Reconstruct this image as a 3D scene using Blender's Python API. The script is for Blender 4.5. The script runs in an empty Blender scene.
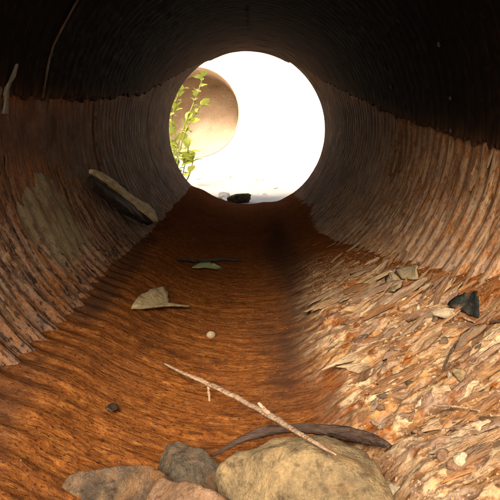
import bpy, bmesh, math, random
import numpy as np
from mathutils import Vector, Matrix, Euler

S = bpy.context.scene
COL = S.collection
R_ = math.radians

# ------------------------------------------------------------------ camera
FPX, PITCH, YAW = 603.0, R_(11.16), R_(0.285)
cam_d = bpy.data.cameras.new('camera')
cam_d.sensor_width = 36; cam_d.lens = FPX / 500 * 36
cam_d.clip_start = 0.02; cam_d.clip_end = 2000
cam = bpy.data.objects.new('camera', cam_d)
cam.rotation_euler = (math.pi/2 - PITCH, 0, -YAW)
COL.objects.link(cam); S.camera = cam

# ------------------------------------------------------------------ sky, sun, exposure
SUN_EL, SUN_AZ = 37.0, 194.0        # azimuth clockwise from +Y: behind the camera, a little left
w = bpy.data.worlds.new('World'); S.world = w; w.use_nodes = True
nt = w.node_tree; nt.nodes.clear()
wo = nt.nodes.new('ShaderNodeOutputWorld'); bg = nt.nodes.new('ShaderNodeBackground')
sky = nt.nodes.new('ShaderNodeTexSky'); sky.sky_type = 'NISHITA'; sky.sun_disc = False
sky.sun_elevation = R_(SUN_EL); sky.sun_rotation = R_(SUN_AZ)
sky.air_density = 1.0; sky.dust_density = 10.0; sky.ozone_density = 0.0
bg.inputs[1].default_value = 0.13
nt.links.new(sky.outputs[0], bg.inputs[0]); nt.links.new(bg.outputs[0], wo.inputs[0])
sd = bpy.data.lights.new('sun', 'SUN'); sd.energy = 1.5; sd.angle = R_(22); sd.color = (1, .92, .82)
sun = bpy.data.objects.new('sun', sd); COL.objects.link(sun)
e, a = R_(SUN_EL), R_(SUN_AZ)
to_sun = Vector((math.sin(a)*math.cos(e), math.cos(a)*math.cos(e), math.sin(e)))
sun.rotation_euler = (-to_sun).to_track_quat('-Z', 'Y').to_euler()
sun.location = to_sun * 30
S.view_settings.view_transform = 'Standard'; S.view_settings.look = 'None'
S.view_settings.exposure = 1.45; S.view_settings.gamma = 1; S.view_settings.use_curve_mapping = False
S.render.engine = 'CYCLES'
S.cycles.max_bounces = 6; S.cycles.diffuse_bounces = 4; S.cycles.glossy_bounces = 3

# ------------------------------------------------------------------ pixel helpers (photo pixels, 500 x 500)
def ray(u, v):
    x = (u-250)/FPX; b = (250-v)/FPX
    d = (x, math.cos(PITCH)+b*math.sin(PITCH), -math.sin(PITCH)+b*math.cos(PITCH))
    c, s = math.cos(-YAW), math.sin(-YAW)
    return Vector((d[0]*c-d[1]*s, d[0]*s+d[1]*c, d[2]))
def on_cyl(u, v, r=.6): d = ray(u, v); return d * (r/math.hypot(d.x, d.z))
def on_z(u, v, z): d = ray(u, v); return d * (z/d.z)
def on_y(u, v, y): d = ray(u, v); return d * (y/d.y)

# ------------------------------------------------------------------ numpy noise
def _h(ix, iy, iz, seed):
    n = (ix.astype(np.int64)*374761393 + iy.astype(np.int64)*668265263 + iz.astype(np.int64)*2147483647 + seed*144665) & 0xffffffff
    n = ((n ^ (n >> 13)) * 1274126177) & 0xffffffff
    n = ((n ^ (n >> 16)) * 2246822519) & 0xffffffff
    return ((n ^ (n >> 15)) & 0xffffff) / float(0xffffff)
def vnoise(x, y, z=0.0, seed=0):
    x, y, z = np.broadcast_arrays(np.asarray(x, float), np.asarray(y, float), np.asarray(z, float))
    ix, iy, iz = np.floor(x), np.floor(y), np.floor(z)
    fx, fy, fz = x-ix, y-iy, z-iz
    fx = fx*fx*(3-2*fx); fy = fy*fy*(3-2*fy); fz = fz*fz*(3-2*fz)
    r = 0
    for dx in (0, 1):
        for dy in (0, 1):
            for dz in (0, 1):
                r = r + _h(ix+dx, iy+dy, iz+dz, seed)*(fx if dx else 1-fx)*(fy if dy else 1-fy)*(fz if dz else 1-fz)
    return r*2-1
def fbm(x, y, z=0.0, o=4, seed=0):
    r, am, f = 0, 1.0, 1.0
    for i in range(o):
        r = r + am*vnoise(np.asarray(x)*f, np.asarray(y)*f, np.asarray(z)*f, seed+i*17); am *= .5; f *= 2.03
    return r/1.9
def sstep(a_, b_, x):
    t = np.clip((x-a_)/(b_-a_), 0, 1); return t*t*(3-2*t)

# ------------------------------------------------------------------ object helpers
def tag(o, label=None, cat=None, group=None, kind=None):
    for k, v in (('label', label), ('category', cat), ('group', group), ('kind', kind)):
        if v: o[k] = v
    return o
def link(name, me, mat=None, parent=None):
    o = bpy.data.objects.new(name, me)
    if mat and me and not me.materials: me.materials.append(mat)
    COL.objects.link(o)
    if parent: o.parent = parent
    return o
def empty(name, loc=(0, 0, 0)):
    o = bpy.data.objects.new(name, None); o.location = loc; o.empty_display_size = .1; COL.objects.link(o); return o
def grid_mesh(name, P, uv=None, attr=None, smooth=True, flip=False):
    """P: (n, m, 3) array -> quad mesh, optional uv (n, m, 2) and colour attribute 'm' (n, m, 3)."""
    n, m = P.shape[:2]
    me = bpy.data.meshes.new(name)
    idx = np.arange(n*m).reshape(n, m)
    q = np.stack([idx[:-1, :-1], idx[:-1, 1:], idx[1:, 1:], idx[1:, :-1]], -1).reshape(-1, 4)
    if flip: q = q[:, ::-1]
    nf = len(q)
    me.vertices.add(n*m); me.vertices.foreach_set('co', P.reshape(-1).astype(np.float32))
    me.loops.add(nf*4); me.loops.foreach_set('vertex_index', q.reshape(-1).astype(np.int32))
    me.polygons.add(nf); me.polygons.foreach_set('loop_start', np.arange(0, nf*4, 4, dtype=np.int32))
    me.update(calc_edges=True)
    if smooth: me.polygons.foreach_set('use_smooth', np.ones(nf, bool))
    if uv is not None:
        l = me.uv_layers.new(name='uv'); l.data.foreach_set('uv', uv.reshape(-1, 2)[q.reshape(-1)].reshape(-1).astype(np.float32))
    if attr is not None:
        at = me.color_attributes.new('m', 'FLOAT_COLOR', 'POINT')
        c = np.concatenate([attr.reshape(-1, 3), np.ones((n*m, 1))], 1)
        at.data.foreach_set('color', c.reshape(-1).astype(np.float32))
    me.validate(); me.update()
    return me
def bm_mesh(name, bm, smooth=False):
    me = bpy.data.meshes.new(name); bm.normal_update(); bm.to_mesh(me); bm.free()
    if smooth:
        for p in me.polygons: p.use_smooth = True
    return me

# ------------------------------------------------------------------ materials
class NT:
    def __init__(s, name):
        s.m = bpy.data.materials.new(name); s.m.use_nodes = True; s.t = s.m.node_tree; s.t.nodes.clear()
        s.out = s.n('ShaderNodeOutputMaterial'); s.b = s.n('ShaderNodeBsdfPrincipled')
        s.t.links.new(s.b.outputs[0], s.out.inputs[0])
    def n(s, t, **k):
        x = s.t.nodes.new(t)
        for a_, v in k.items(): setattr(x, a_, v)
        return x
    def l(s, a_, b_): s.t.links.new(a_, b_)
    def inp(s, sock, v):
        if isinstance(v, (int, float, tuple, list)): sock.default_value = v
        else: s.l(v, sock)
    def coord(s, kind='Object', scale=(1, 1, 1), loc=(0, 0, 0)):
        c = s.n('ShaderNodeTexCoord'); mp = s.n('ShaderNodeMapping')
        mp.inputs['Scale'].default_value = scale; mp.inputs['Location'].default_value = loc
        s.l(c.outputs[kind], mp.inputs[0]); return mp.outputs[0]
    def noise(s, vec, scale=1, detail=5, rough=.55, dist=0, col=False):
        x = s.n('ShaderNodeTexNoise'); s.l(vec, x.inputs['Vector'])
        x.inputs['Scale'].default_value = scale; x.inputs['Detail'].default_value = min(detail, 4.5)
        x.inputs['Roughness'].default_value = rough; x.inputs['Distortion'].default_value = dist
        return x.outputs['Color' if col else 'Fac']
    def voro(s, vec, scale=1, out='Color', feature='F1'):
        x = s.n('ShaderNodeTexVoronoi', feature=feature); s.l(vec, x.inputs['Vector']); x.inputs['Scale'].default_value = scale
        return x.outputs[out]
    def ramp(s, f, stops, interp='LINEAR'):
        x = s.n('ShaderNodeValToRGB'); x.color_ramp.interpolation = interp
        el = x.color_ramp.elements
        while len(el) < len(stops): el.new(.5)
        for e_, (p, c) in zip(el, stops): e_.position = p; e_.color = (*c, 1) if len(c) == 3 else c
        s.inp(x.inputs[0], f); return x.outputs[0]
    def mapr(s, f, a_, b_, c=0, d=1):
        x = s.n('ShaderNodeMapRange'); s.inp(x.inputs[0], f)
        for i, v in enumerate((a_, b_, c, d)): x.inputs[i+1].default_value = v
        return x.outputs[0]
    def math(s, op, a_, b_=0):
        x = s.n('ShaderNodeMath', operation=op); s.inp(x.inputs[0], a_); s.inp(x.inputs[1], b_); return x.outputs[0]
    def mix(s, f, a_, b_, mode='MIX'):
        x = s.n('ShaderNodeMix', data_type='RGBA', blend_type=mode)
        s.inp(x.inputs[0], f)
        for i, v in ((6, a_), (7, b_)):
            if isinstance(v, tuple): v = (*v, 1) if len(v) == 3 else v
            s.inp(x.inputs[i], v)
        return x.outputs[2]
    def attr(s, name='m'):
        x = s.n('ShaderNodeAttribute', attribute_name=name); y = s.n('ShaderNodeSeparateColor')
        s.l(x.outputs['Color'], y.inputs[0]); return y.outputs
    def bump(s, h, strength=.5, dist=.01):
        x = s.n('ShaderNodeBump'); x.inputs['Strength'].default_value = strength; x.inputs['Distance'].default_value = dist
        s.inp(x.inputs['Height'], h); s.l(x.outputs[0], s.b.inputs['Normal'])
    def done(s, col, rough=.8, spec=.3):
        s.inp(s.b.inputs['Base Color'], col if not isinstance(col, tuple) else (*col, 1))
        s.inp(s.b.inputs['Roughness'], rough); s.b.inputs['Specular IOR Level'].default_value = spec
        return s.m

def mat_pipe():
    t = NT('rusted_steel')
    base = t.coord('UV')
    circ = t.coord('UV', (11, 46, 1)); circ2 = t.coord('UV', (13, 85, 1), (3, 7, 0)); flake = t.coord('UV', (14, 44, 1), (1, 2, 0))
    A = t.attr()
    blot = t.noise(base, 7, 6, .6, .4); blot2 = t.noise(base, 19, 6, .62)
    st = t.noise(circ, 1, 6, .66, .15); st2 = t.noise(circ2, 1, 5, .66, .1); fine = t.noise(base, 160, 4, .7)
    iso = t.noise(base, 55, 6, .7); st = t.math('ADD', t.math('MULTIPLY', st, .62), t.math('MULTIPLY', iso, .38)); st2 = t.math('ADD', t.math('MULTIPLY', st2, .6), t.math('MULTIPLY', t.noise(base, 80, 5, .7), .4))
    c = t.ramp(blot, [(.25, (.075, .042, .028)), (.45, (.155, .090, .058)), (.6, (.23, .135, .085)), (.78, (.32, .215, .145))])
    # rust orange, where the mask says so, broken up by blotches
    fo = t.math('MULTIPLY', A[0], t.mapr(blot2, .36, .6))
    c = t.mix(fo, c, t.ramp(fine, [(.3, (.20, .060, .014)), (.55, (.40, .155, .036)), (.75, (.52, .25, .07))]))
    # tan and pinkish deposits along the corrugations
    ft = t.math('MULTIPLY', A[1], t.mapr(st, .45, .53))
    tanc = t.ramp(t.voro(flake, 1), [(.15, (.30, .20, .125)), (.4, (.44, .28, .165)), (.6, (.36, .235, .165)), (.85, (.48, .35, .205))])
    c = t.mix(ft, c, tanc)
    # dark streaks
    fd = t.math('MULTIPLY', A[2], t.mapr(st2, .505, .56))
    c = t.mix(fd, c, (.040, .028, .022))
    c = t.mix(.5, c, t.ramp(fine, [(.3, (.45, .45, .45)), (.7, (1.25, 1.25, 1.25))]), 'MULTIPLY')
    hh = t.math('ADD', t.math('MULTIPLY', st, .9), t.math('ADD', t.math('MULTIPLY', fine, .25), t.math('MULTIPLY', blot2, .5)))
    t.bump(hh, .8, .011)
    return t.done(c, t.mapr(blot2, .3, .7, .6, .9), .02)

def mat_coat():
    t = NT('black_bitumen')
    uv = t.coord('UV'); st = t.noise(t.coord('UV', (6, 40, 1)), 1, 5); bl = t.noise(uv, 26, 6, .65); f = t.noise(uv, 120, 4, .7)
    dr = t.noise(t.coord('UV', (10, 90, 1), (2, 9, 0)), 1, 4)
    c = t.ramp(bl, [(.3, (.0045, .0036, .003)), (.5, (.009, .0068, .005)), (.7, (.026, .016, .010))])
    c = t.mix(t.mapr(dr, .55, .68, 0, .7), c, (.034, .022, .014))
    A = t.attr(); c = t.mix(t.math('MULTIPLY', A[0], t.mapr(st, .3, .6)), c, (.17, .092, .052))
    t.bump(t.math('ADD', bl, t.math('MULTIPLY', f, .3)), .3, .004)
    return t.done(c, t.mapr(bl, .3, .7, .6, .9), .004)

def mat_bed():
    t = NT('wet_rust_silt')
    o = t.coord('Object'); rip = t.coord('UV', (34, 66, 1)); rip2 = t.coord('UV', (95, 150, 1), (4, 3, 0))
    A = t.attr()
    n1 = t.noise(rip, 1, 6, .7, .2); n2 = t.noise(rip2, 1, 5, .7, 0); bl = t.noise(o, 5, 5, .6); f = t.noise(o, 170, 4, .7)
    c = t.ramp(n1, [(.28, (.055, .017, .006)), (.42, (.155, .050, .012)), (.55, (.235, .082, .018)), (.68, (.34, .138, .034)), (.8, (.50, .29, .11))])
    c = t.mix(t.mapr(bl, .42, .68, 0, .75), c, t.mix(n2, (.10, .032, .012), (.22, .08, .022)))
    c = t.mix(t.mapr(n2, .55, .62, 0, .85), c, (.03, .012, .006))
    c = t.mix(t.mapr(n2, .29, .33, .55, 0), c, (.50, .30, .13))
    ln = t.noise(t.coord('UV', (13, 95, 1), (6, 1, 0)), 1, 4, .6, .1)
    c = t.mix(t.mapr(ln, .54, .61, 0, .6), c, (.045, .017, .008))
    c = t.mix(t.mapr(ln, .33, .40, .25, 0), c, (.44, .23, .08))
    c = t.mix(t.mapr(t.noise(o, 9, 5, .65), .54, .68, 0, .7), c, (.055, .021, .010))
    # dark wet silt towards the far end, then darker bands along both edges
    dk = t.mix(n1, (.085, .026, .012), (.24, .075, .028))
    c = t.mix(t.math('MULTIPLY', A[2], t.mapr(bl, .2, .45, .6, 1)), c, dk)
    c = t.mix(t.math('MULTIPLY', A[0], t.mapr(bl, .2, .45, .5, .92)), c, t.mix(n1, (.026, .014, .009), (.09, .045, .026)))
    # loose debris bank
    fl = t.coord('UV', (17, 44, 1)); wob = t.noise(o, 30, 4, .6, 0, True)
    fv = t.n('ShaderNodeVectorMath', operation='ADD'); t.l(fl, fv.inputs[0]); t.l(wob, fv.inputs[1])
    vc = t.voro(fv.outputs[0], 1)
    deb = t.ramp(vc, [(.1, (.11, .065, .038)), (.3, (.34, .185, .075)), (.45, (.40, .27, .15)), (.6, (.22, .145, .10)), (.75, (.44, .33, .195)), (.95, (.30, .165, .07))])
    deb = t.mix(t.mapr(t.noise(t.coord('UV', (20, 48, 1), (2, 2, 0)), 1, 6, .75, 0), .47, .58, 0, .9), deb, t.mix(n2, (.035, .02, .013), (.16, .085, .045)))
    fb = t.math('MULTIPLY', A[1], t.mapr(t.noise(o, 22, 5, .6), .36, .5))
    c = t.mix(fb, c, deb)
    c = t.mix(.5, c, t.ramp(f, [(.3, (.5, .5, .5)), (.7, (1.2, 1.2, 1.2))]), 'MULTIPLY')
    t.bump(t.math('ADD', t.math('ADD', n1, n2), t.math('MULTIPLY', f, .4)), .4, .008)
    return t.done(c, t.mapr(A[1], 0, 1, .4, .9), 0)

def mat_random(name, cols, scale=3.2, rough=.85, spec=.25, bump=.5, speck=(.4, 1.25)):
    """colour picked per object, broken up by noise"""
    t = NT(name); o = t.coord('Object'); oi = t.n('ShaderNodeObjectInfo')
    st = [(i/len(cols), c) for i, c in enumerate(cols)]
    c = t.ramp(oi.outputs['Random'], st)
    n = t.noise(o, scale, 6, .65, .3); n2 = t.noise(o, scale*.25, 4)
    c = t.mix(.8, c, t.ramp(n, [(.3, (speck[0],)*3), (.7, (speck[1],)*3)]), 'MULTIPLY')
    c = t.mix(t.mapr(n2, .42, .6, 0, .7), c, (.20, .105, .05))
    t.bump(n, bump, .25)
    return t.done(c, rough, 0.05)

def mat_rock(name, a_, b_, c_, scale=9):
    t = NT(name); o = t.coord('Object')
    scale *= 2.2; n = t.noise(o, scale, 7, .66, .3); n2 = t.noise(o, scale*2.6, 6, .7); f = t.noise(o, scale*12, 5, .75)
    c = t.ramp(n, [(.3, a_), (.5, b_), (.7, c_)])
    c = t.mix(t.mapr(n2, .52, .66, 0, .6), c, tuple(x*.4 for x in a_))
    c = t.mix(t.mapr(t.noise(o, scale*.6, 5, .6, .3), .5, .68, 0, .7), c, (.20, .095, .035))
    c = t.mix(.6, c, t.ramp(f, [(.3, (.45,)*3), (.7, (1.25,)*3)]), 'MULTIPLY')
    t.bump(t.math('ADD', n2, t.math('MULTIPLY', f, .6)), .8, .010)
    return t.done(c, .8, .08)

def mat_wood(name, a_, b_, scale=(60, 60, 6), rough=.75):
    t = NT(name); g = t.noise(t.coord('Object', scale), 1, 6, .6, .4); f = t.noise(t.coord('Object'), 120, 4)
    c = t.ramp(g, [(.3, a_), (.7, b_)])
    c = t.mix(.5, c, t.ramp(f, [(.3, (.5,)*3), (.7, (1.2,)*3)]), 'MULTIPLY')
    t.bump(g, .9, .006); return t.done(c, rough, .15)

def mat_ground(name, cols, scale=3, bump=.02, rough=.95):
    t = NT(name); o = t.coord('Object'); n = t.noise(o, scale, 8, .6); f = t.noise(o, scale*20, 5, .7); v = t.voro(o, scale*9, 'Distance')
    c = t.ramp(n, [(.3+.4*i/(len(cols)-1), x) for i, x in enumerate(cols)])
    c = t.mix(.5, c, t.ramp(f, [(.3, (.6,)*3), (.7, (1.2,)*3)]), 'MULTIPLY')
    t.bump(t.math('ADD', t.math('ADD', n, f), v), .8, bump); return t.done(c, rough, .2)

def mat_leaf(name, a_, b_):
    t = NT(name); oi = t.n('ShaderNodeObjectInfo'); n = t.noise(t.coord('Object'), 30, 4)
    c = t.mix(oi.outputs['Random'], a_, b_); c = t.mix(.35, c, t.ramp(n, [(.3, (.5,)*3), (.7, (1.3,)*3)]), 'MULTIPLY')
    t.done(c, .5, .35)
    tr = t.n('ShaderNodeBsdfTranslucent'); t.l(c, tr.inputs[0]); mx = t.n('ShaderNodeMixShader'); mx.inputs[0].default_value = .4
    t.l(t.b.outputs[0], mx.inputs[1]); t.l(tr.outputs[0], mx.inputs[2]); t.l(mx.outputs[0], t.out.inputs[0])
    return t.m

M = dict(
    pipe=mat_pipe(), coat=mat_coat(), bed=mat_bed(),
    flake=mat_random('rust_flake', [(.42, .28, .16), (.38, .18, .065), (.16, .095, .06), (.32, .215, .15), (.54, .41, .25), (.09, .06, .045), (.40, .26, .14)]),
    chip=mat_random('debris_chip', [(.42, .32, .19), (.34, .18, .07), (.17, .11, .075), (.30, .235, .17), (.50, .41, .28), (.08, .06, .05), (.26, .14, .06)]),
    rivet=mat_rock('worn_zinc', (.10, .08, .07), (.22, .19, .16), (.34, .30, .26), 40),
    rock_tan=mat_rock('tan_stone', (.09, .065, .038), (.20, .145, .075), (.31, .215, .105), 9),
    rock_grey=mat_rock('grey_stone', (.045, .036, .026), (.105, .082, .055), (.18, .13, .08), 14),
    rock_pink=mat_rock('pinkish_stone', (.13, .075, .042), (.22, .13, .075), (.31, .20, .125), 12),
    rock_dark=mat_rock('dark_stone', (.04, .03, .022), (.10, .07, .045), (.22, .14, .075), 14),
    rock_pale=mat_rock('pale_stone', (.36, .28, .18), (.48, .39, .26), (.56, .47, .33), 14),
    mud=mat_rock('dried_olive_mud', (.27, .21, .115), (.37, .295, .17), (.43, .35, .21), 8),
    wood=mat_wood('bare_pale_wood', (.36, .28, .14), (.78, .68, .44), (70, 10, 50)),
    bark=mat_wood('dark_grain', (.018, .015, .014), (.06, .045, .035)),
    stick=mat_wood('dry_stick', (.15, .085, .05), (.44, .31, .20), (45, 90, 130)),
    root=mat_wood('dark_root', (.014, .009, .007), (.075, .046, .031), (14, 90, 160)),
    scrap=mat_rock('pale_scrap', (.46, .34, .16), (.62, .50, .27), (.70, .58, .34), 22),
    leafdark=mat_rock('dark_wet_leaf', (.012, .013, .012), (.03, .034, .03), (.09, .10, .085), 22),
    green=mat_leaf('fresh_green', (.36, .42, .06), (.56, .58, .12)),
    stem=mat_wood('green_stem', (.14, .16, .04), (.30, .30, .09)),
    ground=mat_ground('stony_soil', [(.16, .12, .08), (.28, .22, .15), (.38, .32, .24)], 2.5),
    gravel=mat_ground('pale_gravel', [(.68, .62, .53), (.76, .71, .62), (.80, .76, .68)], 5),
    earth=mat_ground('embankment_earth', [(.10, .075, .045), (.17, .13, .08), (.24, .19, .12)], 2.2),
    silt=mat_ground('tan_silt', [(.52, .39, .28), (.60, .47, .34), (.66, .54, .41)], 3, .008),
    grass=mat_leaf('grass_blade', (.06, .10, .02), (.16, .17, .05)),
    concrete=mat_ground('pale_concrete', [(.52, .49, .43), (.58, .55, .49), (.64, .61, .55)], 2, .006, .85),
)

# ------------------------------------------------------------------ culvert geometry
RP, PITCHC, AMP = .6, .068, .0068
Y0, Y1 = .44, 4.72
SEAMS = [Y0, 1.08, 1.74, 2.40, 3.06, 3.72, 4.38, Y1]
def edge_left(y):      # lower edge of the black coating, degrees from the invert
    return np.interp(y, [.4, 1.4, 1.78, 2.48, 3.4, 4.1, 4.72], [97, 97.5, 99, 102.5, 110, 126, 152])
def edge_right(y):
    return np.interp(y, [.4, 1.0, 1.44, 2.13, 2.66, 3.3, 4.1, 4.72], [83, 84, 86, 92, 98.5, 108, 124, 150])
def jag(y, s):
    return 1.3*fbm(y*9, s, o=3, seed=5) + 1.6*fbm(y*42, s*3.1, o=3, seed=9) + 1.4*np.maximum(0, vnoise(y*70, s, seed=3))
def fill(th, y):         # how much of the corrugation shows through the rust and dirt
    n = fbm(th/20, y*2.2, o=3, seed=25)
    f_ = np.where(th < 0, .14 + .80*sstep(-82, -58, th)*sstep(2.7, 1.6, y), .22 + .55*sstep(2.8, 1.5, y))
    return np.clip(f_ + .3*n*f_*2, .10, 1)
def corr(th, y, k):
    """radius of the corrugated sheet; th in degrees from the invert"""
    dent = .006*fbm(th/38, y*1.1, o=3, seed=21)
    return RP + AMP*fill(th, y)*np.cos(2*math.pi*y/PITCHC) + dent - .0018*(k % 2)
def coat_r(th, y, k):
    return RP - AMP - .0062 + .0003*np.cos(2*math.pi*y/PITCHC) + .006*fbm(th/38, y*1.1, o=3, seed=21) - .0014*fbm(th/9, y*9, o=4, seed=71)
def patch_mask(th, y):  # the smooth mud patch on the left wall
    return sstep(0, 1, 1.15 - np.hypot((th+66)/15.5, (y-1.70)/.23) + .25*fbm(th/5, y*14, o=3, seed=31))
def pipe_masks(th, y):
    n1 = fbm(th/14, y*3, o=4, seed=41); n2 = fbm(th/9, y*6, o=4, seed=47)
    right = th > 0
    eL = edge_left(y)+th; eR = edge_right(y)-th
    below = np.where(right, eR, eL)               # degrees below the coating
    fringe = np.exp(-np.maximum(below, 0)/3.0)
    orange = .6*sstep(-.2, .4, n1) + 1.0*fringe*sstep(-.5, .3, n2)
    # right wall, near: strongly rusted
    orange = orange + np.where(right, sstep(2.5, 1.1, y)*sstep(10, 70, th)*(.75+.5*n1), 0)
    # rim of rust above the mud patch
    d = np.hypot((th+67)/15, (y-1.72)/.24)
    orange = orange + np.exp(-((d-1.15)/.16)**2)*sstep(-82, -68, -np.abs(th+84)+4)*0 + np.exp(-((th+79)/5)**2-((y-1.66)/.17)**2)*1.0
    # lower walls
    lowl = sstep(-88, -62, th)*(~right)*sstep(2.7, 1.5, y); lowr = right*sstep(102, 76, th)*sstep(4.0, 2.0, y)
    tan = lowl*(.95+.5*n2) + lowr*(.9+.4*n2) + .9*fringe*sstep(-.4, .3, n1) + .12*sstep(0, .5, n1)
    tan = tan + .75*np.exp(-((th+47)/6)**2)*sstep(1.2, 1.9, y)*sstep(3.6, 2.6, y)
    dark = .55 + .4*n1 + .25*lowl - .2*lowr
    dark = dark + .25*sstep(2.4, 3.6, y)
    stain = sstep(-59, -48, th+7*n2)*sstep(40, 25, th)   # below the wet line
    tan = tan*(1-.85*stain); orange = orange + stain*.6*sstep(2.6, 1.2, y); dark = dark+.5*stain*sstep(.1, -.2, n1)
    return np.clip(np.stack([orange, tan, dark], -1), 0, 1)

culvert = empty('culvert_pipe', (0, Y0, -RP))
tag(culvert, 'rusty corrugated steel culvert pipe with black coated upper half, seen from inside', 'culvert')
PINV = Matrix.Translation((0, -Y0, RP))
def child(name, me, mat, parent, local=None):
    o = link(name, me, mat, parent)
    o.matrix_parent_inverse = Matrix.Identity(4)
    return o
def shift(P): P = P.copy(); P[..., 1] -= Y0; P[..., 2] += RP; return P
def polar(th, y, r):
    t = np.radians(th); return np.stack([r*np.sin(t), y + 0*t, -r*np.cos(t)], -1)
sections = []
for k in range(len(SEAMS)-1):
    ya, yb = SEAMS[k], SEAMS[k+1]+.05*(k < len(SEAMS)-2)
    ny = int((yb-ya)/.0062)+1
    th = np.concatenate([np.linspace(-180, -110, 60)[:-1], np.linspace(-110, 110, 330), np.linspace(110, 180, 60)[1:]])
    T, Y = np.meshgrid(th, np.linspace(ya, yb, ny), indexing='ij')
    r = corr(T, Y, k)
    pm = patch_mask(T, Y)
    r = r + .003*fbm(T/3, Y*30, o=3, seed=61)*sstep(0, 60, 100-np.abs(T))
    r[0] = r[-1]
    P = shift(polar(T, Y, r))
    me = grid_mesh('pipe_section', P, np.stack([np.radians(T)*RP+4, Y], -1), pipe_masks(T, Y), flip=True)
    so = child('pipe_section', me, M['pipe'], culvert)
    if k in (0, len(SEAMS)-2):
        md = so.modifiers.new('sheet', 'SOLIDIFY'); md.thickness = .004; md.offset = -1
    sections.append(so)
    # black coating, a skin a few millimetres thick with a ragged lower edge
    yy = np.linspace(ya, yb, int((yb-ya)/.0045)+1)
    eL = -(edge_left(yy)+jag(yy, 1.0)); eR = edge_right(yy)+jag(yy, 7.0)
    s = np.concatenate([np.linspace(0, .06, 12)[:-1], np.linspace(.06, .94, 130), np.linspace(.94, 1, 12)[1:]])
    lo, hi = eR, 360+eL
    Tc = lo[None]+(hi-lo)[None]*s[:, None]; Yc = np.repeat(yy[None], len(s), 0)
    Tw = np.where(Tc > 180, Tc-360, Tc)
    rc = coat_r(Tw, Yc, k)
    # blend the radius at the top seam so that the wrap does not step
    Pc = polar(Tw, Yc, rc)
    lip0 = polar(Tw[:1], Yc[:1], rc[:1]+.014); lip1 = polar(Tw[-1:], Yc[-1:], rc[-1:]+.014)
    Pc = np.concatenate([lip0, Pc, lip1], 0)
    Uc = np.stack([np.radians(Tc)*RP, Yc], -1); Uc = np.concatenate([Uc[:1], Uc, Uc[-1:]], 0)
    dist = np.minimum(Tc-lo[None], hi[None]-Tc)
    at = np.exp(-dist/2.2)*.55 + sstep(2.5, 4.5, Yc)*.95
    at = np.stack([at, at*0, at*0], -1); at = np.concatenate([at[:1], at, at[-1:]], 0)
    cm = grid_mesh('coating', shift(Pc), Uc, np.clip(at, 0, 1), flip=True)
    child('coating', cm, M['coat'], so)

# rivets round the lap seams
bm = bmesh.new(); bmesh.ops.create_uvsphere(bm, u_segments=8, v_segments=5, radius=.0085)
for v in bm.verts: v.co.z *= .55
rivet_me = bm_mesh('rivet', bm, True)
rng = random.Random(4)
for k in (1, 2, 3):
    y = SEAMS[k]+.024
    for i in range(30):
        th = -118 + i*8 + rng.uniform(-1, 1)
        if -48 < th < 44 or rng.random() < .15: continue
        co = th > float(edge_right(y)) or th < -float(edge_left(y))
        r = float((coat_r if co else corr)(np.array(th), np.array(y), k)) - .002
        o = child('rivet', rivet_me, M['rivet'], sections[k])
        t = R_(th)
        n = Vector((-math.sin(t), 0, math.cos(t)))
        o.location = Vector((r*math.sin(t), y-Y0, -r*math.cos(t)+RP)); o.rotation_euler = n.to_track_quat('Z', 'Y').to_euler()
        s_ = rng.uniform(.6, 1.0); o.scale = (s_, s_, s_)

# ------------------------------------------------------------------ silt bed and debris bank (one sheet over the invert)
def bed_thick(th, y):
    flat = .6 - .55/np.maximum(np.cos(np.radians(np.clip(th, -75, 75))), .2)      # pooled silt
    flat = np.minimum(flat, .05)
    edge = 1-sstep(-50, -30, th)*.8
    rip = (-AMP*.7*edge*np.cos(2*math.pi*y/PITCHC) + .0020*fbm(th/6, y*48, o=3, seed=81))*sstep(4.0, 1.8, y) + .0045*fbm(th/14, y*6, o=4, seed=82)
    lf = .030*sstep(-50, -34, th)*sstep(58, 30, th)
    base = np.maximum(lf, 0)-.014-.05*sstep(60, 74, th)-.03*sstep(-52, -59, th)+.020*sstep(-54, -34, th)
    # right bank
    top = np.interp(y, [.4, 1.0, 1.3, 1.8, 2.6, 3.4, 4.7], [70, 62, 60, 50, 32, 24, 17])
    bot = np.interp(y, [.4, 1.0, 1.3, 1.8, 2.6, 3.4, 4.7], [13, 12, 10, 10, 15, 16, 12])
    bank = sstep(0, 1, (th-bot+5*fbm(y*5, th/20, o=3, seed=85))/17)*sstep(0, 1, (top-th+6*fbm(y*6, th/15, o=3, seed=86))/16)
    base = base - .03*sstep(-6, 10, th-top)
    amt = np.interp(y, [.4, 1.0, 1.5, 2.0, 2.6, 4.7], [.046, .040, .030, .016, .012, .010])
    lump = 1+.35*fbm(th/9, y*9, o=4, seed=87)
    mid = sstep(.5, 0, 0*y)
    return base + rip + bank*amt*lump + bank*.011*(1-2*np.abs(fbm(th/8.0, y*24, o=4, seed=88)))*sstep(2.2, 1.4, y), bank
thb = np.linspace(-60, 76, 380); yb_ = np.concatenate([np.linspace(Y0+.004, 1.9, 460)[:-1], np.linspace(1.9, Y1+.02, 420)])
T, Y = np.meshgrid(thb, yb_, indexing='ij')
tb, bank = bed_thick(T, Y)
rb = RP - tb
rb = np.where(Y < .72, np.minimum(rb, RP+.001), rb)      # stays inside the sheet at the open mouth
n5 = fbm(T/12, Y*4, o=4, seed=91)
band = np.clip(np.exp(-((T-np.interp(Y, [.4, 1.2, 2.2, 4.7], [8, 11, 17, 14])+5*n5)/8.5)**2)*sstep(.85, 1.5, Y)*sstep(4.2, 3.0, Y) + .85*np.exp(-((T+45+6*n5)/5)**2)*sstep(.35, -.2, n5)*sstep(3.4, 2.4, Y), 0, 1)
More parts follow.
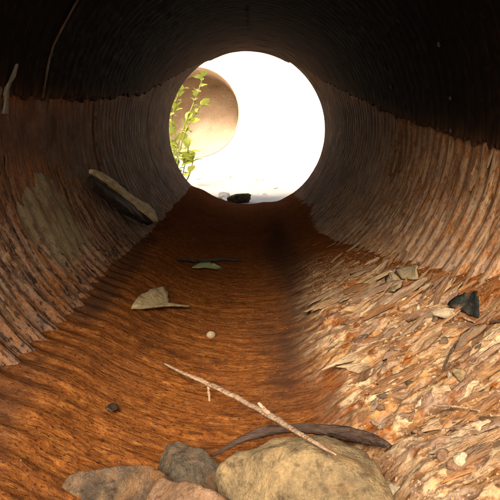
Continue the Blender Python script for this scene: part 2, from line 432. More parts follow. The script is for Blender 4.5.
darkm = np.clip(np.exp(-((T-np.interp(Y, [.4, 1.2, 2.2, 4.7], [8, 9, 15, 13])+5*n5)/7)**2)*sstep(.85, 1.4, Y)*0 + sstep(1.7, 3.4, Y)*.55, 0, 1)
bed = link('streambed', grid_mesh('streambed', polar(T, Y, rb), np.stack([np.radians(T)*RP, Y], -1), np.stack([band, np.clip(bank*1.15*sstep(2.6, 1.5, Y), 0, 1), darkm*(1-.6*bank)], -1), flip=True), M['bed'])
tag(bed, kind='structure')
def surf(th, y):
    """inner surface (bed or wall) at an angle: point and inward normal"""
    tt, _ = bed_thick(np.array(float(th)), np.array(float(y)))
    r = RP - max(float(tt), -AMP*.3) if -60 < th < 76 else RP-AMP
    t = R_(th)
    return Vector((r*math.sin(t), y, -r*math.cos(t))), Vector((-math.sin(t), 0, math.cos(t)))
def surf_px(u, v):
    h = on_cyl(u, v, .575); return surf(math.degrees(math.atan2(h.x, -h.z)), h.y)
def bed_z(x, y):
    th = math.degrees(math.atan2(x, .55)); p, _ = surf(th, y); return p.z

# ------------------------------------------------------------------ mud patch on the left wall
Tm, Ym = np.meshgrid(np.linspace(-88, -44, 100), np.linspace(1.42, 2.02, 130), indexing='ij')
pm = patch_mask(Tm, Ym)
rm = RP + .006 - .021*pm + .0016*fbm(Tm/6, Ym*12, o=3, seed=95) + .002*np.cos(2*math.pi*Ym/PITCHC)
mud = link('mud_patch', grid_mesh('mud_patch', polar(Tm, Ym, rm), flip=True), M['mud'])
tag(mud, 'smooth dried olive brown mud patch on the left pipe wall', 'mud')

# ------------------------------------------------------------------ rust flakes peeling from the walls
def flake_mesh(seed, ragged=.25):
    rg = np.random.RandomState(seed); n = 14
    ang = np.linspace(0, 2*math.pi, n, endpoint=False)+rg.uniform(-.12, .12, n)
    rad = 1 + ragged*rg.uniform(-1.3, .8, n)
    bm = bmesh.new(); top = []; inn = []; bot = []
    ph, ph2 = rg.uniform(0, 6.28, 2)
    for a_, r in zip(ang, rad):
        x, y = r*math.cos(a_), r*math.sin(a_)
        z = .35*math.sin(x*1.7+ph)+.22*math.sin(y*2.3+ph2)
        top.append(bm.verts.new((x, y, z+.05+.12*rg.uniform(-1, 1)))); inn.append(bm.verts.new((x*.6, y*.6, z*.7+.22+.12*rg.uniform(-1, 1)))); bot.append(bm.verts.new((x*.93, y*.93, z-.25)))
    ct = bm.verts.new((0, 0, .25+.15*rg.uniform(-1, 1)))
    for i in range(n):
        j = (i+1) % n
        bm.faces.new((ct, inn[i], inn[j])); bm.faces.new((inn[i], top[i], top[j], inn[j])); bm.faces.new((top[i], bot[i], bot[j], top[j]))
    bm.faces.new(bot[::-1])
    bmesh.ops.triangulate(bm, faces=[f for f in bm.faces if len(f.verts) > 4])
    return bm_mesh('flake', bm, seed % 2 == 0)
FL = [flake_mesh(i) for i in range(10)]
for f_ in FL: f_.materials.append(M['flake'])
CH = [flake_mesh(100+i, .35) for i in range(8)]
for f_ in CH: f_.materials.append(M['chip'])
def orient(n, along, tilt=0, roll=0):
    z = n.normalized(); x = (along - z*along.dot(z)).normalized(); y = z.cross(x)
    m = Matrix((x, y, z)).transposed()
    return (m @ Euler((roll, tilt, 0)).to_matrix())
rng = random.Random(11)
def wall_flake(th, y, L, W, k=None):
    p, n = surf(th, y); t = R_(th)
    along = Vector((math.cos(t), 0, math.sin(t))) if rng.random() < .85 else Vector((math.cos(t), rng.uniform(-.6, .6), math.sin(t)))
    kk = max(i for i in range(len(SEAMS)-1) if SEAMS[i] <= y)
    o = child('rust_flake', FL[rng.randrange(10)], None, sections[kk])
    p = p + n*rng.uniform(-.003, .002)
    m = orient(n, along, rng.uniform(-.14, .14), rng.uniform(-.22, .22)).to_4x4()
    m.translation = p + Vector((0, -Y0, RP))
    o.matrix_local = m @ Matrix.Diagonal((L, W, rng.uniform(.006, .012), 1))
for i in range(190):          # right wall
    y = .72 + 1.9*rng.random()**1.35; th = rng.uniform(38, 88) - 6*(y-1)
    c = rng.uniform(.5, 1.0); wall_flake(th, y, rng.uniform(.02, .06)*c*1.2, rng.uniform(.006, .013)*c)
for i in range(40):           # left wall
    y = rng.uniform(.95, 1.9); th = rng.uniform(-84, -48)
    if float(patch_mask(np.array(th), np.array(y))) > .05: continue
    c = rng.uniform(.4, .9); wall_flake(th, y, rng.uniform(.02, .06)*c, rng.uniform(.007, .014)*c)

# peeling strips of coating on the left wall
def strip(th0, th1, y, w_, lift, mat):
    bm = bmesh.new(); rows = []
    for i in range(9):
        s_ = i/8; th = th0+(th1-th0)*s_; r = RP - .014 - lift*s_*s_
        ww = w_*(1-.55*s_)*(1+.3*math.sin(i*2.1+y*9)); t = R_(th); yc = y+.006*math.sin(i*1.3)
        q = []
        for dy, dr in ((-ww/2, 0), (ww/2, 0), (ww/2, .004), (-ww/2, .004)):
            q.append(bm.verts.new(((r+dr)*math.sin(t), yc+dy-Y0, -(r+dr)*math.cos(t)+RP)))
        rows.append(q)
    for a_, b_ in zip(rows, rows[1:]):
        for i in range(4): bm.faces.new((a_[i], a_[(i+1) % 4], b_[(i+1) % 4], b_[i]))
    bm.faces.new(rows[0]); bm.faces.new(rows[-1][::-1]); bmesh.ops.recalc_face_normals(bm, faces=bm.faces)
    return child('peeling_strip', bm_mesh('peeling_strip', bm, True), mat, sections[0 if y < 1.08 else 1 if y < 1.74 else 2])
peel = mat_wood('grey_peeling_coat', (.16, .14, .12), (.36, .33, .29))
peel2 = mat_wood('brown_peeling_coat', (.07, .05, .035), (.20, .14, .09))
strip(-94, -106, 1.50, .030, .020, peel)
strip(-93, -100, 1.44, .022, .014, peel2)
strip(-99, -128, 1.765, .012, .004, peel2)
strip(-128, -136, 1.765, .018, .006, peel2)

# ------------------------------------------------------------------ rocks
def rock_mesh(name, ext, seed, planes=11, sub=5, rough=.05, cut=.66):
    bm = bmesh.new(); bmesh.ops.create_icosphere(bm, subdivisions=sub+(sub == 5), radius=1)
    rg = np.random.RandomState(seed)
    V = np.array([v.co[:] for v in bm.verts]); N = rg.normal(size=(planes, 3)); N /= np.linalg.norm(N, axis=1)[:, None]
    D = rg.uniform(cut-.1, cut+.14, planes)
    inv = np.concatenate([np.maximum(V@N.T, 1e-3)/D[None], np.ones((len(V), 1))], 1)
    r = 1/(np.sum(inv**44, 1)**(1/44))
    r = r*(1+rough*2.2*fbm(V[:, 0]*1.6+seed, V[:, 1]*1.6, V[:, 2]*1.6, o=5, seed=seed)+rough*.5*fbm(V[:, 0]*8, V[:, 1]*8, V[:, 2]*8, o=3, seed=seed+3))
    rid = 1-2*np.abs(fbm(V[:, 0]*2.4+seed*3, V[:, 1]*2.4, V[:, 2]*2.4, o=5, seed=seed+9)); r = r*(1+.05*rid*(sub > 3))
    V = V*r[:, None]*np.array(ext)[None]
    for v, c in zip(bm.verts, V): v.co = c
    return bm_mesh(name, bm, True)
def rock(name, loc, ext, seed, mat, label, cat='rock', group=None, rot=(0, 0, 0), **k):
    o = link(name, rock_mesh(name, ext, seed, **k), M[mat]); o.location = loc; o.rotation_euler = [R_(x) for x in rot]
    return tag(o, label, cat, group)
rock('rock', (.076, .72, -.520), (.142, .118, .110), 3, 'rock_tan', 'large angular tan rock at the bottom centre with a stick lying over it', rough=.045)
rock('rock', (-.098, .85, -.545), (.072, .06, .074), 8, 'rock_grey', 'dark grey blunt stone standing behind the reddish brown rock', rough=.05)
rock('rock', (-.088, .725, -.545), (.104, .09, .086), 14, 'rock_pink', 'reddish brown flat rock left of the large tan rock', rough=.045)
rock('rock', (-.200, .80, -.535), (.100, .05, .070), 22, 'rock_dark', 'small dark angular rock at the lower left, leftmost of the rocks', rot=(0, -30, 14), rough=.06)
rock('rock', (.225, .75, -.525), (.045, .05, .048), 31, 'rock_pale', 'pale cream lump of stone right of the large tan rock', rough=.08)
p, n = surf_px(457, 323)
rock('stone', p+n*.008, (.026, .02, .014), 37, 'rock_pale', 'flat pale stone below the dark leaf on the right bank', 'stone', rough=.06, sub=4)
p, n = surf_px(210, 340)
rock('pebble', p+n*.004, (.012, .012, .010), 41, 'rock_pale', 'small round pale spot of flash light on dust, built solid, in the middle of the orange streambed', 'pebble', rough=.01, sub=4, cut=.98)  # solid added in place of a flash-lit dust speck

# ------------------------------------------------------------------ sticks
def tube(bm, pts, rads, seg=10, seed=0, rough=.12, jit=.16):
    pts = [Vector(q) for q in pts]
    # Catmull-Rom resample
    P, Rr = [], []
    for i in range(len(pts)-1):
        p0, p1, p2, p3 = pts[max(i-1, 0)], pts[i], pts[i+1], pts[min(i+2, len(pts)-1)]
        for s_ in range(5):
            t = s_/5
            P.append(.5*((2*p1)+(p2-p0)*t+(2*p0-5*p1+4*p2-p3)*t*t+(3*p1-p0-3*p2+p3)*t**3)); Rr.append(rads[i]*(1-t)+rads[i+1]*t)
    P.append(pts[-1]); Rr.append(rads[-1])
    rg = random.Random(seed); prev = None
    P = [p+Vector((rg.gauss(0, 1), rg.gauss(0, 1), rg.gauss(0, 1)))*r*jit for p, r in zip(P, Rr)]
    prof = [1+rg.uniform(-.22, .22) for _ in range(seg)]
    for i, (p, r) in enumerate(zip(P, Rr)):
        prof = [min(1.35, max(.7, q_+rg.gauss(0, .05))) for q_ in prof]
        d = (P[min(i+1, len(P)-1)]-P[max(i-1, 0)]).normalized()
        q = d.to_track_quat('Z', 'Y'); r *= 1+rg.uniform(-rough, rough)
        ring = [bm.verts.new(p+q @ Vector((math.cos(6.2832*j/seg)*r*prof[j], math.sin(6.2832*j/seg)*r*prof[j], 0))) for j in range(seg)]
        if prev:
            for j in range(seg): bm.faces.new((prev[j], prev[(j+1) % seg], ring[(j+1) % seg], ring[j]))
        else: bm.faces.new(ring[::-1])
        prev = ring
    bm.faces.new(prev)
def tube_obj(name, pts, rads, mat, parent=None, **k):
    bm = bmesh.new(); base = Vector(pts[0]) if parent is None else Vector((0, 0, 0))
    tube(bm, [Vector(q)-base for q in pts], rads, **k); bmesh.ops.recalc_face_normals(bm, faces=bm.faces)
    o = link(name, bm_mesh(name, bm, True), mat, parent)
    if parent is None: o.location = base
    return o
px = [(163, 363, -.525), (185, 374, -.512), (207, 383, -.500), (245, 402, -.475), (270, 416, -.446), (290, 428, -.418), (318, 445, -.391), (336, 455, -.383)]
sp = [on_z(*q) for q in px]
stick = tube_obj('stick', sp, [.0020, .0034, .0050, .0040, .0050, .0034, .0022, .0008], M['stick'], seed=2, rough=.05, jit=.12, seg=12)
tag(stick, 'thin bare pale stick reaching from the large tan rock over the orange streambed', 'stick')
b0 = sp[2]-sp[0]
tube_obj('twig', [b0, b0+Vector((.004, -.012, -.010)), b0+Vector((.006, -.018, -.030))], [.004, .003, .002], M['stick'], stick, seg=7, seed=3)
b1 = sp[4]-sp[0]
tube_obj('twig', [b1, b1+Vector((-.012, .010, .010)), b1+Vector((-.018, .014, .016))], [.004, .003, .0018], M['stick'], stick, seg=7, seed=4)
rp = [on_z(u, v, z) for u, v, z in [(212, 456, -.515), (236, 442, -.505), (262, 432, -.495), (290, 428, -.49), (318, 429, -.488), (345, 433, -.483), (368, 438, -.475), (390, 446, -.465)]]
tag(tube_obj('root', rp, [.002, .005, .0085, .0065, .0075, .0100, .0085, .0035], M['root'], seed=6, rough=.01, jit=.04, seg=14), 'dark curved length of root lying behind the large tan rock', 'root')

# split piece of wood on the left wall
def slab_mesh(secs, name, seed=0):
    """secs: list of (centre, half width vec, half thick vec)"""
    rg = random.Random(seed); bm = bmesh.new(); prev = None
    for c, wv, tv in secs:
        ring = []
        for a_ in range(12):
            t = 6.2832*a_/12; cx, sy = math.cos(t), math.sin(t)
            cx = math.copysign(abs(cx)**.55, cx); sy = math.copysign(abs(sy)**.55, sy)
            ring.append(bm.verts.new(c + wv*cx*(1+rg.uniform(-.16, .12)) + tv*sy*(1+rg.uniform(-.35, .3))))
        if prev:
            for j in range(12): bm.faces.new((prev[j], prev[(j+1) % 12], ring[(j+1) % 12], ring[j]))
        else: bm.faces.new(ring[::-1])
        prev = ring
    bm.faces.new(prev); bmesh.ops.recalc_face_normals(bm, faces=bm.faces)
    return bm_mesh(name, bm, False)
A_, B_ = on_cyl(86, 174, .55), on_cyl(148, 216, .545)
ax = (B_-A_).normalized(); mid = (A_+B_)/2; nrm = Vector((-mid.x, 0, -mid.z)).normalized(); nrm = (nrm-ax*nrm.dot(ax)).normalized(); wid = ax.cross(nrm)
if wid.z < 0: wid = -wid
plank = empty('wood_piece', B_); tag(plank, 'split piece of pale wood with dark slabs along its sides, leaning on the left pipe wall', 'wood')
Lp = (B_-A_).length
secs = []
for i in range(15):
    s_ = i/14; hw = np.interp(s_, [0, .1, .45, .6, .75, .95, 1], [.008, .016, .022, .027, .036, .040, .034]); 
    secs.append((A_-B_+ax*Lp*s_+nrm*(.018+.006*math.sin(s_*7))+wid*(.010*math.sin(s_*4)), wid*float(hw), nrm*float(np.interp(s_, [0, .5, 1], [.006, .011, .014]))))
o = link('split_face', slab_mesh(secs, 'split_face', 3), M['wood'], plank)
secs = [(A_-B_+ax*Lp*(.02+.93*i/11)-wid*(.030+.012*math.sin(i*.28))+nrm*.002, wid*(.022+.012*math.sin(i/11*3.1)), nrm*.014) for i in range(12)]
link('bark', slab_mesh(secs, 'bark', 5), M['bark'], plank)  # dark slab along the lower side of the pale piece
secs = [(A_-B_+ax*Lp*(.42+.22*i/6)+wid*(.038+.002*i)+nrm*.012, wid*(.004+.010*math.sin(i/6*3.1)), nrm*.008) for i in range(7)]
link('bark', slab_mesh(secs, 'bark', 6), M['bark'], plank)  # short dark splinter along the upper side

# ------------------------------------------------------------------ flat scraps and leaves from traced outlines
def outline_obj(name, pts, mat, thick, label, cat, curl=.006, lift=.006, seed=0):
    P = []; N = Vector((0, 0, 0))
    for u, v in pts:
        p, n = surf_px(u, v); P.append(p); N += n
    N.normalize(); c = sum(P, Vector())/len(P)
    pl = [p-N*(p-c).dot(N) for p in P]
    rg = random.Random(seed)
    q = []
    for i, p in enumerate(pl):
        nx = pl[(i+1) % len(pl)]
        for k_ in range(3):
            q.append(p.lerp(nx, k_/3) + Vector((rg.uniform(-1, 1), rg.uniform(-1, 1), 0))*(nx-p).length*(.07 if k_ else .02))
    bm = bmesh.new(); k = len(q); rings = []
    ph = rg.uniform(0, 6)
    for f_ in (1, .66, .33):
        ring = []
        for i, p in enumerate(q):
            d = (p-c)*f_; z = curl*(f_*f_*(.5+.8*math.sin(6.283*i/k*2+ph))+.25*rg.uniform(-1, 1))
            ring.append(bm.verts.new(d+N*(lift+thick+z)))
        rings.append(ring)
    bot = [bm.verts.new(v.co-N*thick) for v in rings[0]]; ct = bm.verts.new(N*(lift+thick+curl*.1)); cb = bm.verts.new(N*lift)
    for i in range(k):
        j = (i+1) % k
        for a_, b_ in zip(rings, rings[1:]): bm.faces.new((a_[i], a_[j], b_[j], b_[i]))
        bm.faces.new((rings[-1][i], rings[-1][j], ct)); bm.faces.new((rings[0][i], bot[i], bot[j], rings[0][j])); bm.faces.new((cb, bot[j], bot[i]))
    bmesh.ops.recalc_face_normals(bm, faces=bm.faces)
    o = link(name, bm_mesh(name, bm, True), M[mat]); o.location = c
    return tag(o, label, cat)
outline_obj('bark_scrap', [(128, 313), (134, 303), (146, 297), (161, 294), (165, 301), (165, 309), (187, 311), (186, 313), (160, 314), (140, 315)], 'scrap', .005, 'pale wedge shaped scrap lying at the left edge of the streambed', 'scrap')
outline_obj('fallen_leaf', [(190, 271), (198, 268), (212, 269), (222, 272), (210, 274), (196, 274)], 'green', .002, 'narrow green leaf lying in the far part of the streambed', 'leaf')
tt = [surf_px(*q)[0]+Vector((0, 0, .008)) for q in [(176, 264), (190, 265), (206, 266), (222, 264), (240, 265)]]
tag(tube_obj('twig', tt, [.004, .006, .007, .006, .003], M['bark'], seed=9), 'short dark twig lying across the far streambed behind a green leaf', 'twig')
outline_obj('fallen_leaf', [(456, 312), (462, 300), (468, 295), (478, 297), (486, 298), (485, 309), (480, 320), (470, 316)], 'leafdark', .003, 'dark crumpled leaf high on the right debris bank', 'leaf', curl=.010, lift=.008)
for i, (pts, lab) in enumerate([
    ([(398, 270), (410, 266), (422, 270), (418, 279), (404, 281)], 'greyish flake of old coating at the top of the debris bank'),
    ([(392, 287), (402, 282), (408, 290), (404, 302), (394, 300)], 'blue grey flake of old coating beside the far end of the debris bank')]):
    outline_obj('coating_flake', pts, 'mud', .004, lab, 'flake', curl=.010, seed=i+4)
outline_obj('clod', [(101, 415), (107, 412), (113, 414), (114, 418), (107, 420), (102, 418)], 'root', .003, 'small dark clod lying in the left part of the orange streambed', 'clod', curl=.0015)

# ------------------------------------------------------------------ debris bank: loose pieces
rng = random.Random(77)
kinds = [('rust_flake', 'loose rust flake lying in the debris bank on the right', 'flake', 'loose rust flakes on the bank', FL, 100),
         ('chip', 'small loose chip of stone or bark in the debris bank on the right', 'chip', 'loose chips on the bank', CH, 80)]
for name, lab, cat, grp, meshes, cnt in kinds:
    for i in range(cnt):
        y = .70 + 1.15*rng.random()**1.4; th = rng.uniform(30 if y < 1.0 else 24, 60-8*(y-.7))
        if name == 'chip' and rng.random() < .75:      # the two heaps of crumbs the eye can pick out
            u, v = (rng.gauss(412, 26), rng.gauss(440, 24)) if rng.random() < .6 else (rng.gauss(432, 30), rng.gauss(292, 20))
            h = on_cyl(min(u, 495), min(v, 495), .56); th = math.degrees(math.atan2(h.x, -h.z)); y = max(h.y, .6)
        p, n = surf(th, y); t = R_(th)
        o = link(name, meshes[rng.randrange(len(meshes))])
        al = Vector((math.cos(t), rng.gauss(0, .28) if name != 'chip' else rng.uniform(-1, 1), math.sin(t)))
        if name == 'chip':
            s_ = rng.uniform(.004, .011); sc = (s_*rng.uniform(.9, 1.7), s_, s_*rng.uniform(.5, 1.2)); tl = .5
        else:
            s_ = rng.uniform(.009, .032); sc = (s_*rng.uniform(1.3, 2.8), s_*.75, rng.uniform(.008, .016)); tl = .14
        m = orient(n, al, rng.uniform(-tl, tl), rng.uniform(-tl, tl)).to_4x4(); m.translation = p+n*rng.uniform(-.003, .002)
        o.matrix_world = m @ Matrix.Diagonal((*sc, 1)); tag(o, lab, cat, grp)
pb = [rock_mesh('pebble', (.012, .0096, .0072), 200+i, sub=3, rough=.06) for i in range(4)]
for m_, mm in zip(pb, ('rock_tan', 'rock_grey', 'rock_pale', 'rock_pink')): m_.materials.append(M[mm])
for i in range(18):
    y = .70+.75*rng.random()**1.3; th = rng.uniform(22, 52); p, n = surf(th, y)
    o = link('pebble', pb[i % 4]); s_ = rng.uniform(.5, 1.3); o.scale = (s_,)*3; o.location = p+n*s_*.002; o.rotation_euler = [rng.uniform(0, 6) for _ in range(3)]
    tag(o, 'small rounded pebble half sunk in the debris bank on the right', 'pebble', 'pebbles in the bank')
for i in range(7):
    y = .74+1.0*rng.random(); th = rng.uniform(24, 56); p, n = surf(th, y); t = R_(th)
    d = (Vector((math.cos(t), 0, math.sin(t)))*rng.uniform(-1, 1)+Vector((0, rng.uniform(-1, 1), 0))).normalized()*rng.uniform(.02, .05)
    pts = [p-d+n*.004, p-d*.3+n*rng.uniform(.004, .010), p+d*.4+n*.007, p+d+n*rng.uniform(.002, .012)]
    tag(tube_obj('twig', pts, [.0012, .002, .0022, .0009], M['stick' if i % 3 else 'root'], seg=6, seed=40+i), 'thin broken twig lying on the debris bank on the right', 'twig', 'twigs on the bank')
# fine grit on the bank and the bed: too small to pick apart
def grit(name, cnt, fn, mat, smin, smax, kind='stuff'):
    rg = np.random.RandomState(5)
    tv = np.array([(1, 0, -.5), (-.5, .87, -.5), (-.5, -.87, -.5), (0, 0, .9)]); tf = [(0, 1, 2), (0, 3, 1), (1, 3, 2), (2, 3, 0)]
    VV, FF = [], []
    for i in range(cnt):
        p, n = fn(rg); s_ = rg.uniform(smin, smax)*np.array([rg.uniform(.7, 2.2), rg.uniform(.7, 1.3), rg.uniform(.5, 1)])
        q = np.array(n.to_track_quat('Z', 'Y').to_matrix()); a_ = rg.uniform(0, 6.28); c, s2 = math.cos(a_), math.sin(a_)
        v = (tv*rg.uniform(.7, 1.3, tv.shape)*s_) @ np.array([[c, s2, 0], [-s2, c, 0], [0, 0, 1]]) @ q.T + np.array(p)
        VV.append(v); FF += [tuple(i*4+j for j in f_) for f_ in tf]
    me = bpy.data.meshes.new(name); me.from_pydata(np.concatenate(VV).tolist(), [], FF); me.update()
    return tag(link(name, me, mat), kind=kind)
t_ = NT('grit_mixed'); v_ = t_.voro(t_.coord('Object'), 70)
M['grit'] = t_.done(t_.ramp(v_, [(.1, (.08, .05, .035)), (.35, (.28, .14, .05)), (.55, (.30, .19, .10)), (.75, (.26, .16, .1)), (.95, (.36, .25, .15))]), .9, .2)
def f_bank(rg):
    y = .66+1.6*rg.rand()**1.5; th = rg.uniform(22, 66-8*(y-.7)); return surf(th, y)
tag(grit('debris_grit', 2600, f_bank, M['grit'], .0010, .0036), 'fine rust grit and bark crumbs covering the right debris bank', 'debris')
t_ = NT('grit_orange'); v_ = t_.voro(t_.coord('Object'), 50)
M['grit2'] = t_.done(t_.ramp(v_, [(.1, (.03, .014, .008)), (.4, (.14, .05, .014)), (.7, (.20, .08, .022)), (.9, (.05, .02, .01))]), .7, .3)
def f_bed(rg):
    y = .66+1.9*rg.rand()**1.3; th = rg.uniform(-50, 24); return surf(th, y)
tag(grit('silt_grit', 400, f_bed, M['grit2'], .0012, .0032), 'fine orange rust grit scattered over the streambed', 'grit')

# ------------------------------------------------------------------ outside: ground, embankment, far gravel, second pipe
g = 300.0
gm = grid_mesh('ground', np.stack(np.meshgrid(np.linspace(-g, g, 3), np.linspace(-g, g, 3), [-.66], indexing='ij'), -1)[:, :, 0, :], flip=True)
tag(link('ground', gm, M['ground']), kind='structure')
def face_with_hole(cx, cz, r, x0, x1, z0, z1, yf, n=96, m=14, amp=.03, seed=0, yflat=None):
    """sheet in x-z with a round hole; y from yf(x, z)"""
    th = np.linspace(0, 2*math.pi, n+1); s = np.linspace(0, 1, m)**1.6
    dx, dz = np.sin(th), -np.cos(th)
    with np.errstate(divide='ignore'):
        tx = np.where(dx > 0, (x1-cx)/dx, np.where(dx < 0, (x0-cx)/dx, 1e9)); tz = np.where(dz > 0, (z1-cz)/dz, np.where(dz < 0, (z0-cz)/dz, 1e9))
    ro = np.minimum(tx, tz); rr = r+(ro-r)[:, None]*s[None]
    X = cx+rr*dx[:, None]; Z = cz+rr*dz[:, None]
    return np.stack([X, yf(X, Z)+amp*fbm(X*2, Z*2, o=4, seed=seed), Z], -1)
emb = empty('embankment', (0, 2.5, -.66)); tag(emb, 'earth embankment that the culvert pipe runs through', 'embankment')
def epart(name, P, mat, flip=False):
    P = P.copy(); P[..., 1] -= 2.5; P[..., 2] += .66
    return child(name, grid_mesh(name, P, flip=flip), mat, emb)
HT = .86
F1 = face_with_hole(0, 0, .622, -9, 9, -.68, HT, lambda X, Z: .52+.42*(Z+.68)**1.15, seed=1)
F2 = face_with_hole(0, 0, .622, -9, 9, -.68, HT, lambda X, Z: 4.66-.42*(Z+.68)**1.15, seed=2)
epart('front_slope', F1, M['earth']); epart('back_slope', F2, M['earth'])
yt = .52+.42*(HT+.68)**1.15; yt2 = 4.66-.42*(HT+.68)**1.15
X, Yq = np.meshgrid(np.linspace(-9, 9, 40), np.linspace(yt-.1, yt2+.1, 10), indexing='ij')
epart('top', np.stack([X, Yq, HT-.03+.03*fbm(X, Yq, seed=3)], -1), M['earth'], True)

# pale gravel between the two pipes
X, Yq = np.meshgrid(np.linspace(-3.2, 3.2, 120), np.linspace(4.70, 8.6, 90), indexing='ij')
Zq = -.60+.05*fbm(X*1.3, Yq*1.3, o=4, seed=5)+.05*np.clip(np.abs(X)-.8, 0, 2)+.03*(Yq-4.7)/3.9
tag(link('gravel_bed', grid_mesh('gravel_bed', np.stack([X, Yq, Zq], -1), flip=True), M['gravel']), kind='structure')
def gz(x, y): return float(-.60+.05*fbm(np.array(x*1.3), np.array(y*1.3), o=4, seed=5)+.05*max(abs(x)-.8, 0)+.03*(y-4.7)/3.9)
def on_gravel(u, v):
    p = on_z(u, v, -.57)
    for _ in range(4): p = on_z(u, v, gz(p.x, min(p.y, 8.5)))
    return p
p = on_y(239, 196, 4.95)
rock('stone', (p.x, 4.98, gz(p.x, 4.98)+.035), (.125, .09, .055), 51, 'rock_dark', 'dark flat stone lying just outside the far opening of the pipe', 'stone', rough=.08)
rock('stone', (p.x-.16, 5.05, gz(p.x-.16, 5.05)+.02), (.05, .05, .03), 52, 'rock_grey', 'small grey stone beside the dark flat stone outside the far opening', 'stone', rough=.08, sub=4)
rg_ = random.Random(8); gms = [rock_mesh('stone', (.06, .05, .036), 60+i, sub=3, rough=.05) for i in range(4)]
for m_ in gms: m_.materials.append(M['gravel'])
for i in range(26):
    x, y = rg_.uniform(-1.0, 1.0), rg_.uniform(5.0, 8.2)
    o = link('stone', gms[i % 4]); s_ = rg_.uniform(.4, 1.3); o.scale = (s_,)*3; o.rotation_euler = (0, 0, rg_.uniform(0, 6))
    o.location = (x, y, gz(x, y)+s_*.012); tag(o, 'pale sunlit stone on the gravel outside the far opening', 'stone', 'pale stones beyond the pipe')

# concrete headwall with the second pipe
PC = on_y(194, 112, 8.4); PX, PZ = PC.x, PC.z; R2 = .61
hw_ = empty('headwall', (0, 8.6, -.66)); tag(hw_, 'pale concrete headwall round the second pipe beyond the far opening', 'wall')
F = face_with_hole(PX, PZ, R2+.004, -3.4, 3.4, -.70, 1.35, lambda X, Z: 8.6+0*X, amp=.004, seed=6)
F[..., 1] -= 8.6; F[..., 2] += .66; child('wall_face', grid_mesh('wall_face', F, smooth=False), M['concrete'], hw_)
bm = bmesh.new(); bmesh.ops.create_cube(bm, size=1)
for v in bm.verts: v.co = (v.co.x*6.96, v.co.y*.4+.17, v.co.z*.12+2.05)
bmesh.ops.bevel(bm, geom=bm.edges[:], offset=.015, segments=2, affect='EDGES'); child('coping', bm_mesh('coping', bm), M['concrete'], hw_)
T, Y = np.meshgrid(np.linspace(-180, 180, 160), np.linspace(8.585, 9.9, 220), indexing='ij')
r2 = R2+.008*np.cos(2*math.pi*Y/PITCHC); P = polar(T, Y, r2); P[..., 1] -= 8.4; P[..., 2] += R2
n9 = fbm(T/30, Y*2, seed=7); 
m2 = grid_mesh('pipe_shell', P, np.stack([np.radians(T)*R2+4, Y], -1), np.clip(np.stack([.55+.5*n9, .75+0*n9, .1+0*n9], -1), 0, 1), flip=True)
p2 = empty('culvert_pipe', (PX, 8.4, PZ-R2)); tag(p2, 'second culvert pipe mouth seen through the far opening behind green leaves', 'culvert')
Xs, Zs = np.meshgrid(np.linspace(0, 1, 24), np.linspace(-180, 180, 72), indexing='ij')
Ps = polar(Zs, 9.75+0*Xs, Xs*(R2+.006)); Ps[..., 1] += .5*Ps[..., 2]*.6 + .06*fbm(Ps[..., 0]*4, Ps[..., 2]*4, seed=12)*(Xs < .98); Ps[..., 1] -= 8.4; Ps[..., 2] += R2
child('silt_plug', grid_mesh('silt_plug', Ps), M['silt'], p2)
sh = child('pipe_shell', m2, M['silt'], p2); md = sh.modifiers.new('sheet', 'SOLIDIFY'); md.thickness = .006; md.offset = -1
E2 = empty('embankment', (0, 8.8, -.66)); tag(E2, 'low earth embankment behind the pale headwall', 'embankment')
X, Yq = np.meshgrid(np.linspace(-9, 9, 40), np.linspace(8.82, 13, 20), indexing='ij')
child('top', grid_mesh('top', np.stack([X, Yq-8.8, 1.95+.05*fbm(X, Yq, seed=9)-.25*np.maximum(np.abs(X)-3.2, 0)], -1), flip=True), M['earth'], E2)

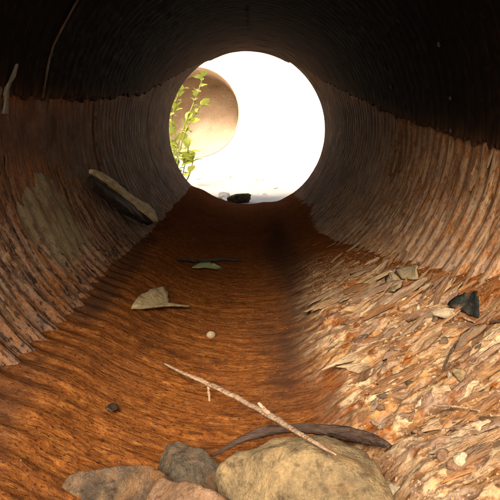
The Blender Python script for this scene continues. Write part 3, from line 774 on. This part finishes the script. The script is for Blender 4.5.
# plants at the left of the far opening
def leaf_mesh(seed):
    rg = random.Random(seed); bm = bmesh.new(); L = []; Rr = []; C = []
    for i in range(6):
        s_ = i/5; w_ = .36*math.sin(math.pi*min(1, s_*.93+.04))**.8; z = .18*math.sin(s_*2.4)
        C.append(bm.verts.new((0, s_, z-.05))); L.append(bm.verts.new((-w_, s_, z+rg.uniform(0, .06)))); Rr.append(bm.verts.new((w_, s_, z+rg.uniform(0, .06))))
    for i in range(5): bm.faces.new((L[i], C[i], C[i+1], L[i+1])); bm.faces.new((C[i], Rr[i], Rr[i+1], C[i+1]))
    return bm_mesh('leaf', bm, True)
LM = [leaf_mesh(i) for i in range(4)]
for l_ in LM: l_.materials.append(M['green'])
def plant(stems, label, y, seed, lsz, per):
    """stems: lists of photo pixels from base to tip at depth y"""
    rg = random.Random(seed); S0 = [[on_y(u, v, y+rg.uniform(-.08, .08)) for u, v in st] for st in stems]
    base = S0[0][0]; gzb = gz(base.x, y)
    root = empty('leafy_plant', (base.x, y, gzb)); tag(root, label, 'plant')
    for st in S0:
        st = [Vector((base.x+(st[0].x-base.x)*.3, y, gzb-.02))]+st; pts = [q-root.location for q in st]
        tube_obj('stem', pts, [.008]+[.006]*(len(pts)-2)+[.002], M['stem'], root, seg=6, seed=seed)
        n = per
        for i in range(n):
            s_ = rg.uniform(.35, 1)*(len(pts)-1); k = min(int(s_), len(pts)-2); q = pts[k].lerp(pts[k+1], s_-k)
            o = link('leaf', LM[rg.randrange(4)], None, root); o.location = q
            o.rotation_euler = (rg.uniform(-.5, .9), rg.uniform(-.5, .5), rg.uniform(0, 6.28)); z = lsz*rg.uniform(.4, 1.25); o.scale = (z, z, z)
plant([[(172, 175), (176, 150), (186, 122), (197, 95), (203, 76)], [(176, 170), (184, 135), (195, 115), (203, 104)], [(172, 170), (171, 130), (176, 100), (184, 88)]],
      'tall yellow green leafy plant at the left of the far opening', 6.2, 3, .10, 24)
plant([[(176, 178), (178, 155), (180, 135)], [(182, 178), (186, 160), (190, 140)], [(170, 178), (174, 150), (176, 124)], [(188, 178), (192, 165), (194, 152)]],
      'low bushy clump of yellow green leaves below the tall plant', 6.35, 5, .12, 15)
